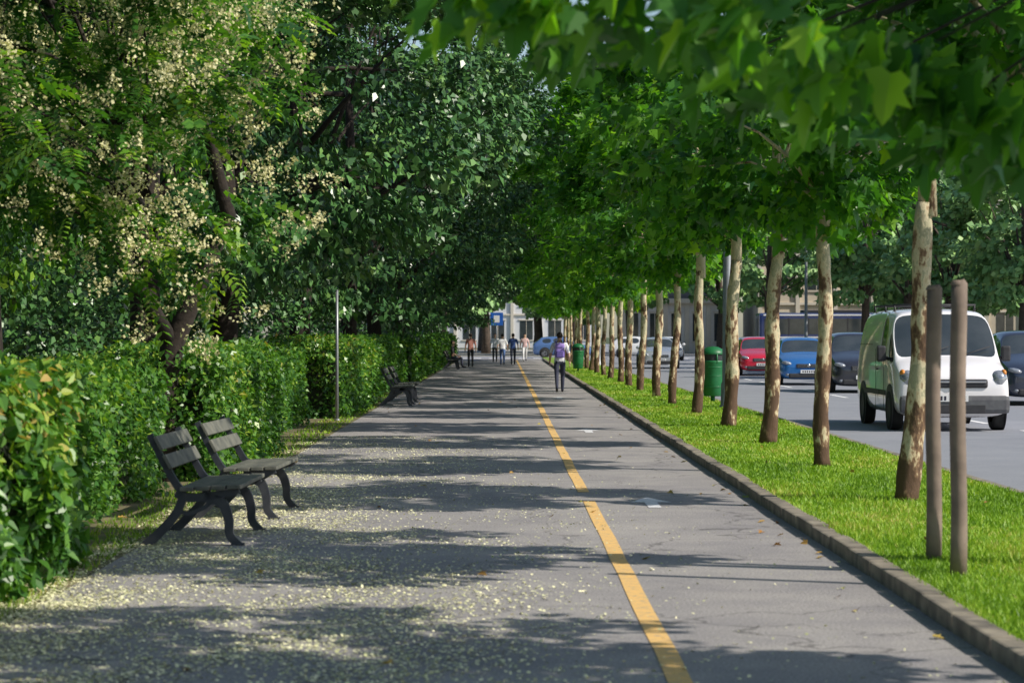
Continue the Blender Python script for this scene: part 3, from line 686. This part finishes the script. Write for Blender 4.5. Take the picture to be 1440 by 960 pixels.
# ---------------------------------------------------------------- people
def person(name,loc,face,Hs,cols,pose='walk',ph=1,pack=False):
    J={}
    def j(n,p,r,par=None,lab='torso'):
        J[n]=(Vector(p),r,par,lab)
    sit=pose=='sit'
    pz=.93
    j('pel',(0,0,pz),.135,None,'hip'); j('sp',(0,.0,pz+.18),.135,'pel'); j('ch',(0,-.01,pz+.37),.165,'sp'); j('nb',(0,-.005,pz+.51),.075,'ch'); j('nk',(0,.005,pz+.575),.056,'nb','skin')
    j('h1',(0,.015,pz+.655),.083,'nk','head'); j('h2',(0,.012,pz+.735),.082,'h1','head'); j('h3',(0,.0,pz+.775),.055,'h2','head')
    for s,nm in ((-1,'l'),(1,'r')):
        sw=ph*s*(.0 if pose!='walk' else 1)
        j('sh'+nm,(s*.18,-.01,pz+.45),.074,'ch')
        j('ua'+nm,(s*.225,-.01-sw*.03,pz+.32),.062,'sh'+nm)
        if sit: el_=(s*.24,.02,pz+.17); wr=(s*.15,.24,pz+.08)
        else: el_=(s*.265,-.03-sw*.06,pz+.17); wr=(s*.28,.05-sw*.17,pz-.055+abs(sw)*.02)
        j('el'+nm,el_,.045,'ua'+nm,'torso'); wv=Vector(wr); j('wr'+nm,wr,.029,'el'+nm,'skin')
        d=(wv-Vector(el_)).normalized(); pm=wv+d*.07; j('pa'+nm,pm,.034,'wr'+nm,'skin')
        hipz=pz-.06
        j('hp'+nm,(s*.085,0,hipz),.1,'pel','leg')
        if pose=='walk': kn=(s*.09,.06+sw*.17,.49); an=(s*.085,sw*.30-.02,.09+(0 if sw>0 else .06))
        else: kn=(s*.095,.02,.49); an=(s*.1,-.01,.085)
        if sit: kn=(s*.12,.43,pz-.03); an=(s*.12,.45,pz-.45+.05)
        j('th'+nm,Vector((s*.09,0,hipz)).lerp(Vector(kn),.45),.085,'hp'+nm,'leg')
        j('kn'+nm,kn,.064,'th'+nm,'leg'); j('cf'+nm,Vector(kn).lerp(Vector(an),.4)+Vector((0,-.015,0)),.06,'kn'+nm,'leg'); j('an'+nm,an,.045,'cf'+nm,'leg')
        a=Vector(an); up_=pose=='walk' and sw<0
        j('ft'+nm,a+Vector((0,.09,-.045 if not up_ else -.08)),.038,'an'+nm,'shoe'); j('to'+nm,a+Vector((0,.17,-.055 if not up_ else -.115)),.03,'ft'+nm,'shoe')
    names=list(J); idx={n:i for i,n in enumerate(names)}
    me=bpy.data.meshes.new('b'); me.from_pydata([J[n][0] for n in names],[(idx[n],idx[J[n][2]]) for n in names if J[n][2]],[])
    o=bpy.data.objects.new('tmp',me); COL.objects.link(o); o.modifiers.new('sk','SKIN'); o.modifiers.new('ss','SUBSURF').levels=2
    sd=me.skin_vertices[0].data
    for n in names:
        r=J[n][1]; sd[idx[n]].radius=(r,r*.8 if n in('ch','sp','pel') else r); sd[idx[n]].use_root=(n=='pel')
    bpy.context.view_layer.update()
    dg=bpy.context.evaluated_depsgraph_get(); bm_=bpy.data.meshes.new_from_object(o.evaluated_get(dg)); bpy.data.objects.remove(o)
    segs=[(J[n][0],J[J[n][2]][0],J[n][3]) for n in names if J[n][2]]
    order=['torso','hip','leg','shoe','skin','head','hair']; mats=[cols['shirt'],cols['legs'],cols['legs'],cols['shoes'],cols['skin'],cols['skin'],cols['hair']]
    for m in mats: bm_.materials.append(m)
    for p in bm_.polygons:
        c=p.center; best=None;bd=9
        for a,bb,lab in segs:
            ab=bb-a; t=max(0,min(1,(c-a).dot(ab)/ab.length_squared)); d=(a+ab*t-c).length
            if d<bd: bd=d;best=lab
        if best in('hip','leg') and c.z>pz-.04 and not sit: best='torso'
        if best in('torso',) and abs(c.x)>.2 and c.z<pz+.21 and cols.get('short',True): best='skin'
        if best=='head' and (c.z>pz+.765 or (c.y<-.005 and c.z>pz+.63)): best='hair'
        p.material_index=order.index(best); p.use_smooth=True
    e=empty(name,loc,face,Hs/1.75)
    if sit: e.location.z+= -(pz-.45-.1)*Hs/1.75
    link(bpy.data.objects.new('body',bm_),e)
    mb=MB()
    for s,nm in ((-1,'l'),(1,'r')):
        w_=J['wr'+nm][0]; p_=J['pa'+nm][0]; d=(p_-w_).normalized(); side=Vector((0,1,0)); side=(side-d*side.dot(d)).normalized(); inn=Vector((-s,0,0))
        for q,ln in zip((-.027,-.009,.009,.027),(.055,.07,.078,.068)):
            a=p_+side*q+d*.015; b1=a+d*ln*.5; b2=b1+(d*.8+inn*.5).normalized()*ln*.5; mb.tube([a,b1,b2],[.0095,.0085,.007],6)
        a=w_+d*.03+side*.025; mb.tube([a,a+d*.03+side*.025,a+d*.06+side*.03+inn*.01],[.012,.01,.008],6)
    mb.obj('fingers',[cols['skin']],e)
    mb=MB(); hz=pz+.705
    mb.ell((0,.095,hz-.015),(.014,.02,.024),0,8,6)
    for s in (-1,1): mb.ell((s*.03,.085,hz+.01),(.012,.01,.008),1,8,6); mb.ell((s*.083,0,hz-.01),(.012,.02,.03),0,8,6)
    mb.ell((0,.085,hz-.06),(.025,.01,.006),2,8,6)
    mb.ell((0,-.012,hz+.035),(.086,.092,.075),3,14,10)
    mb.obj('face_and_hair',[cols['skin'],M['blackp'],M['red'],cols['hair']],e)
    if pack:
        mb=MB(); mb.box((0,-.225,pz+.28),(.27,.16,.42),0,bev=.06); mb.box((0,-.32,pz+.18),(.21,.06,.2),1,bev=.028); mb.box((0,-.31,pz+.38),(.18,.02,.012),1)
        for s in (-1,1):
            mb.tube([(s*.1,-.16,pz+.45),(s*.11,-.07,pz+.545),(s*.115,.06,pz+.51),(s*.12,.15,pz+.38),(s*.14,.09,pz+.2),(s*.12,-.14,pz+.14)],[.02]*6,6,mi=1)
        mb.tube([(-.03,-.2,pz+.48),(0,-.2,pz+.53),(.03,-.2,pz+.48)],[.008]*3,6,mi=1)
        mb.obj('backpack',[mat('purple_fabric',(.42,.3,.75),(.3,.2,.6),20,.8),mat('pack_trim',(.16,.12,.42),None,20,.8)],e)
    return e
def cm(n,c): return mat(n,c,tuple(x*.85 for x in c),18,.85)
skin=cm('skin',(.6,.38,.27)); hairD=cm('hair_dark',(.025,.018,.013)); shoeD=cm('shoes_dark',(.03,.028,.028)); white=cm('shirt_white',(.85,.85,.88)); navy=cm('trousers_navy',(.04,.045,.08)); rust=cm('shirt_rust',(.45,.2,.16)); jeans=cm('jeans',(.1,.18,.4)); dnavy=cm('shirt_navy',(.05,.1,.3)); pink=cm('shirt_pink',(.8,.55,.55)); black=cm('black_cloth',(.03,.03,.035))
def C_(shirt,legs): return dict(shirt=shirt,legs=legs,shoes=shoeD,skin=skin,hair=hairD)
person('walking_man',(1.54,66.3,0),0,1.67,C_(white,navy),'walk',1,True)
person('pedestrian',(-1.62,119,0),R(10),1.66,C_(rust,black),'stand')
person('pedestrian',(-.06,126,0),0,1.64,C_(white,jeans),'walk',-1)
person('pedestrian',(.5,127,0),0,1.66,C_(dnavy,navy),'walk',1)
person('pedestrian',(-.5,140,0),R(180),1.65,C_(white,black),'stand')
person('pedestrian',(1.25,143,-.0),R(180),1.65,C_(pink,white),'walk',1)
person('seated_person',(-2.33,111,0),R(-90),1.7,C_(black,navy),'sit')

# ---------------------------------------------------------------- background: trees & buildings
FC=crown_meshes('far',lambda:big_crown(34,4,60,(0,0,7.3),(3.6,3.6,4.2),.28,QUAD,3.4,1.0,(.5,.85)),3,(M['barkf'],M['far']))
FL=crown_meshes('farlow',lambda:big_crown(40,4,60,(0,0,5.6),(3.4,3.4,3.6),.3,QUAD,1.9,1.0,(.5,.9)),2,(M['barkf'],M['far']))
k=0
for (x,yy,s) in [(18.9,88,.85),(18.7,101,.9),(19.3,115,.95),(19.4,130,1),(23.5,96,1.0),(24.5,112,1.1),(27,82,1.15),(29,126,1.2),(33,100,1.3),(35,140,1.4),(24,146,1.1),(20,182,1.2),(32,184,1.3),
     (10,192,1.2),(17,190,1.1),(-2,235,1.9),(6,225,1.8),(12,215,1.5)]:
    big('street_tree',x,yy,s,k,FC); k+=1
for (x,yy,s) in [(-4.5,182,1.1),(-9,186,1.2),(-14,184,1.2),(5.5,186,1.15),(-1.5,205,1.5),(3,212,1.6),(-7,204,1.4),(30,172,1.1),(38,176,1.2)]:
    big('street_tree',x,yy,s,k,FL); k+=1
def building(name,x,y,wd,dp,fl,fh,wall,cols,basez=0):
    e=empty(name,(x,y,basez)); H=fl*fh; mb=MB(); mb.box((0,0,H/2),(wd,dp,H)); mb.obj('walls',[wall],e)
    g=MB(); t=MB(); n=cols; sp=wd/n
    for f in range(fl):
        for i in range(n):
            cx=-wd/2+sp*(i+.5); cz=f*fh+fh*.52
            g.box((cx,-dp/2-.01,cz),(sp*.45,.04,fh*.55)); t.box((cx,-dp/2-.06,cz-fh*.3),(sp*.55,.12,.1)); t.box((cx,-dp/2-.05,cz+fh*.3),(sp*.55,.1,.12)); t.box((cx,-dp/2-.04,cz),(.05,.03,fh*.55))
        t.box((0,-dp/2-.08,(f+1)*fh-.1),(wd+.1,.16,.2))
    for i in range(n+1): t.box((-wd/2+sp*i,-dp/2-.1,H/2),(.35,.2,H-.4))
    t.box((0,0,H+.2),(wd+.8,dp+.8,.4),bev=.05)
    g.obj('windows',[M['glass']],e); t.obj('trim',[M['trim']],e)
    mb=MB(); mb.box((0,0,H+.9),(wd*.96,dp*.9,1.1),bev=.3); mb.obj('roof',[M['roof']],e)
M['trim']=mat('stone_trim',(.66,.6,.5),(.6,.55,.46),2,.85); M['roof']=mat('roof_sheet',(.2,.19,.2),None,2,.6)
building('stone_building',38,205,34,14,4,4.2,mat('beige_wall',(.62,.54,.42),(.56,.48,.37),1,.9),11)
building('white_building',14.5,208,9,10,1,4.2,mat('white_wall',(.75,.73,.7),(.66,.64,.61),1,.9),5)
building('stone_building',75,150,30,60,4,4,mat('grey_wall',(.4,.37,.33),(.34,.31,.28),1,.9),9)
building('pale_building',-4,290,30,14,2,4,mat('pale_wall',(.7,.7,.71),(.62,.63,.65),1,.9),9)
print('faces',sum(len(m.polygons) for m in bpy.data.meshes))
